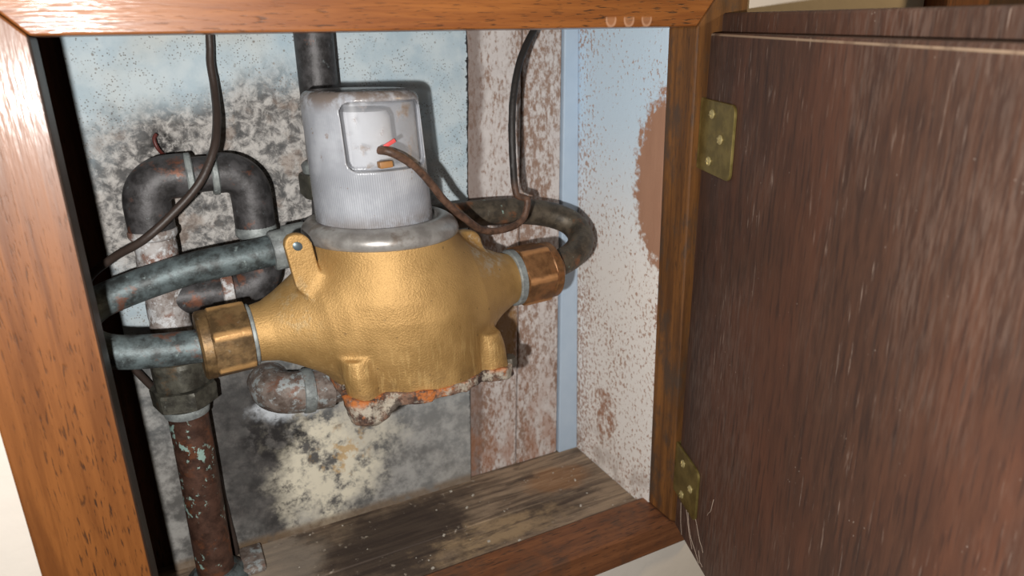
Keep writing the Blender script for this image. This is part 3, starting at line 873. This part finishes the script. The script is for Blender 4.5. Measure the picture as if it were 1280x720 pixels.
mesh_obj('union_nut', lathe((.0340, YA, .1715), (0, 0, 1), [(0, .0185), (.001, .0198), (.018, .0200), (.021, .0185), (.0225, .0150)], hexa=.0186, phase=8), M_nut_dark, arch, sharp=22)
mesh_obj('olive_ring', lathe((.0335, YA, .1470), (0, 0, 1), [(0, .0140), (.0005, .0158), (.0045, .0166), (.0075, .0158)], 40), M_solder, arch)
mesh_obj('pipe', tube([(.0337, YA, .152), (.0334, YA, .10), (.0326, YA, .05), (.0322, YA, .0)], .0143, n=28), M_pipe_green, arch)
mesh_obj('floor_flange', lathe((.0322, YA, -.008), (0, 0, 1), [(0, .024), (.002, .025), (.005, .0235), (.008, .0195), (.012, .0165), (.012, .0143)], 48), M_pipe_blue, arch)
mesh_obj('bracket', box(.052, .070, .118, .150, -.008, -.001, .0015), M_pipe_band, arch)

# vertical supply pipe behind the dome
sup = pthing('supply_pipe', (.159, YA, .29), 'dark vertical pipe with a hex nut coming down behind the meter dome')
mesh_obj('pipe', tube([(.1602, .133, .4335), (.1600, .133, .40), (.1597, .133, .34), (.1585, .133, .285), (.156, .132, .277), (.148, .1255, .2735), (.137, .112, .2730)], .0140, n=28), M_pipe_dark, sup)
mesh_obj('union_nut', lathe((.159, .133, .2985), (0, 0, 1), [(0, .018), (.001, .019), (.003, .0215), (.0165, .0215), (.0185, .0205), (.019, .0175)], hexa=.0190, phase=12), M_nut_dark, sup, sharp=22)
mesh_obj('olive_ring', lathe((.159, .133, .317), (0, 0, 1), [(0, .0140), (.0005, .0175), (.0065, .0185), (.0085, .0165), (.009, .014)], 40), M_solder, sup)

# right loop from the outlet nut back behind the dome and into the board
loop = pthing('copper_pipe_loop', (.33, .1, .23), 'dark bronze pipe looping back from the right nut of the meter to behind the dome')
mesh_obj('pipe', tube([(.3130, .0702, .2303), (.3300, .0722, .2332), (.3440, .0765, .2362), (.3570, .0850, .2415), (.3635, .0960, .2478), (.3610, .1065, .2555), (.3480, .1150, .2625), (.3178, .1200, .2692), (.2799, .1205, .2722), (.2500, .1225, .2722), (.236, .130, .271), (.232, .142, .270), (.232, .155, .270)], .0112, n=28), M_pipe_loop, loop)
mesh_obj('olive_ring', lathe((.3200, .0708, .2314), (.98, .12, .17), [(0, .0112), (.0005, .0150), (.002, .0155), (.005, .0130), (.006, .0112)], 40), M_nut_red, loop)

# stub elbow out of the board below the meter
elb = pthing('copper_elbow', (.105, .14, .145), 'short white crusted copper elbow coming out of the board below the left nut')
mesh_obj('elbow', tube([(.0970, .1552, .146), (.0970, .145, .146), (.0985, .1360, .1458), (.1035, .1300, .1450), (.112, .1275, .1440), (.125, .1270, .1430), (.142, .1275, .1415)], .0170, n=32, wob=.012), M_pipe_band, elb)
mesh_obj('solder_ring', lathe((.118, .1272, .1434), (1, 0, -.08), [(0, .0165), (.001, .0182), (.005, .0186), (.009, .0182), (.010, .0165)], 40), M_solder, elb)
mesh_obj('pipe', tube([(.138, .1275, .1418), (.152, .130, .1408), (.160, .138, .140), (.1625, .1555, .140)], .0142, n=28), M_pipe_band, elb)

# ------------------------------------------------------------------ wires
wl_ = thing('bonding_wire', (.06, .14, .25), 'dark brown wire hanging across the pipe arch at upper left', 'wire')
mesh_obj('strand', tube([(.0924, .1420, .4335), (.0905, .1420, .4100), (.0888, .1400, .3979), (.0885, .1350, .3820), (.0856, .1200, .3615), (.0802, .1070, .3445), (.0676, .1010, .3234), (.0473, .1000, .3041), (.0280, .1010, .2893), (.0061, .1140, .2760), (-.0108, .1230, .2613), (-.0187, .1290, .2357), (-.0106, .1360, .2097), (.0045, .1440, .1817), (.0153, .1490, .1588), (.0347, .1510, .1250), (.0449, .1520, .0806), (.0478, .1520, .0365), (.0500, .1520, -.0070)], .0028, .003, 12, .03), M_wire_dark, wl_)
wr_ = thing('dome_wire', (.26, .08, .27), 'brown wire curling from the dome of the meter up the planks on the right', 'wire')
M_wire_brown = wire_mat()
mesh_obj('strand', tube([(.3560, .1230, .4336), (0.3395, 0.1180, 0.4280), (0.3331, 0.1120, 0.4218), (0.3109, 0.0980, 0.3970), (0.2988, 0.0880, 0.3739), (0.2930, 0.0820, 0.3507), (0.2909, 0.0780, 0.3208), (0.2921, 0.0775, 0.2982), (0.2931, 0.0770, 0.2931), (0.2971, 0.0765, 0.2911), (0.3011, 0.0760, 0.2898), (0.3018, 0.0755, 0.2866), (0.3001, 0.0745, 0.2811), (0.2963, 0.0730, 0.2748), (0.2887, 0.0710, 0.2710), (0.2727, 0.0670, 0.2695), (0.2569, 0.0620, 0.2727), (0.2393, 0.0550, 0.2850), (0.2192, 0.0460, 0.3037), (0.2060, 0.0380, 0.3198), (0.1930, 0.0310, 0.3322), (0.1825, 0.0270, 0.3398), (0.1758, 0.0270, 0.3429), (0.1729, 0.0330, 0.3430)], .0028, .002, 12, .05), M_wire_brown, wr_)
rs = tag(mesh_obj('wire_stub', tube([(.0500, .1560, .3375), (.0488, .1500, .3384), (.0462, .1465, .3430), (.0452, .1475, .3495), (.0470, .1490, .3520)], .0013, .002, 10), plain('red_wire', lin((96, 44, 38)))), 'short red wire end poking out of the board above the arch', 'wire')

# ------------------------------------------------------------------ crumbs, cobweb
def crumbs():
    parts = []
    for i in range(55):
        x = random.uniform(.04, .39); y = random.uniform(.045, .15)
        if abs(x - .0322) < .03 and y > .1: continue
        s = random.choice((.0003, .0004, .0005, .0007, .0012))
        a = random.uniform(0, 3)
        V, F = box(-s, s, -s * .7, s * .7, 0, s * 1.1)
        V = [(x + p[0] * math.cos(a) - p[1] * math.sin(a), y + p[0] * math.sin(a) + p[1] * math.cos(a), -.0082 + p[2]) for p in V]
        parts.append((V, F))
    return join(*parts)
tag(mesh_obj('debris', crumbs(), M_chip, None, False), 'pale crumbs of plaster scattered over the weathered cupboard floor', 'debris', kind='stuff')
def webs():
    parts = []
    for a0, b0, a1, b1, bow in ((.022, -.376, .040, -.405, .003), (.026, -.374, .055, -.407, -.004), (.012, -.380, .018, -.408, .002), (.040, -.372, .060, -.392, .004), (.052, -.396, .061, -.405, .002), (.062, -.355, .070, -.335, .003)):
        pts = []
        for t in np.linspace(0, 1, 6):
            pts.append(dpt(a0 + (a1 - a0) * t + bow * math.sin(t * 3.1), b0 + (b1 - b0) * t + .001 * math.sin(t * 9), -.0008 - .0012 * math.sin(t * 3.1)))
        parts.append(tube(pts, .00022, .004, 6))
    return join(*parts)
tag(mesh_obj('cobweb', webs(), M_web), 'thin pale cobweb threads on the dark door below the lower hinge', 'cobweb', kind='stuff')
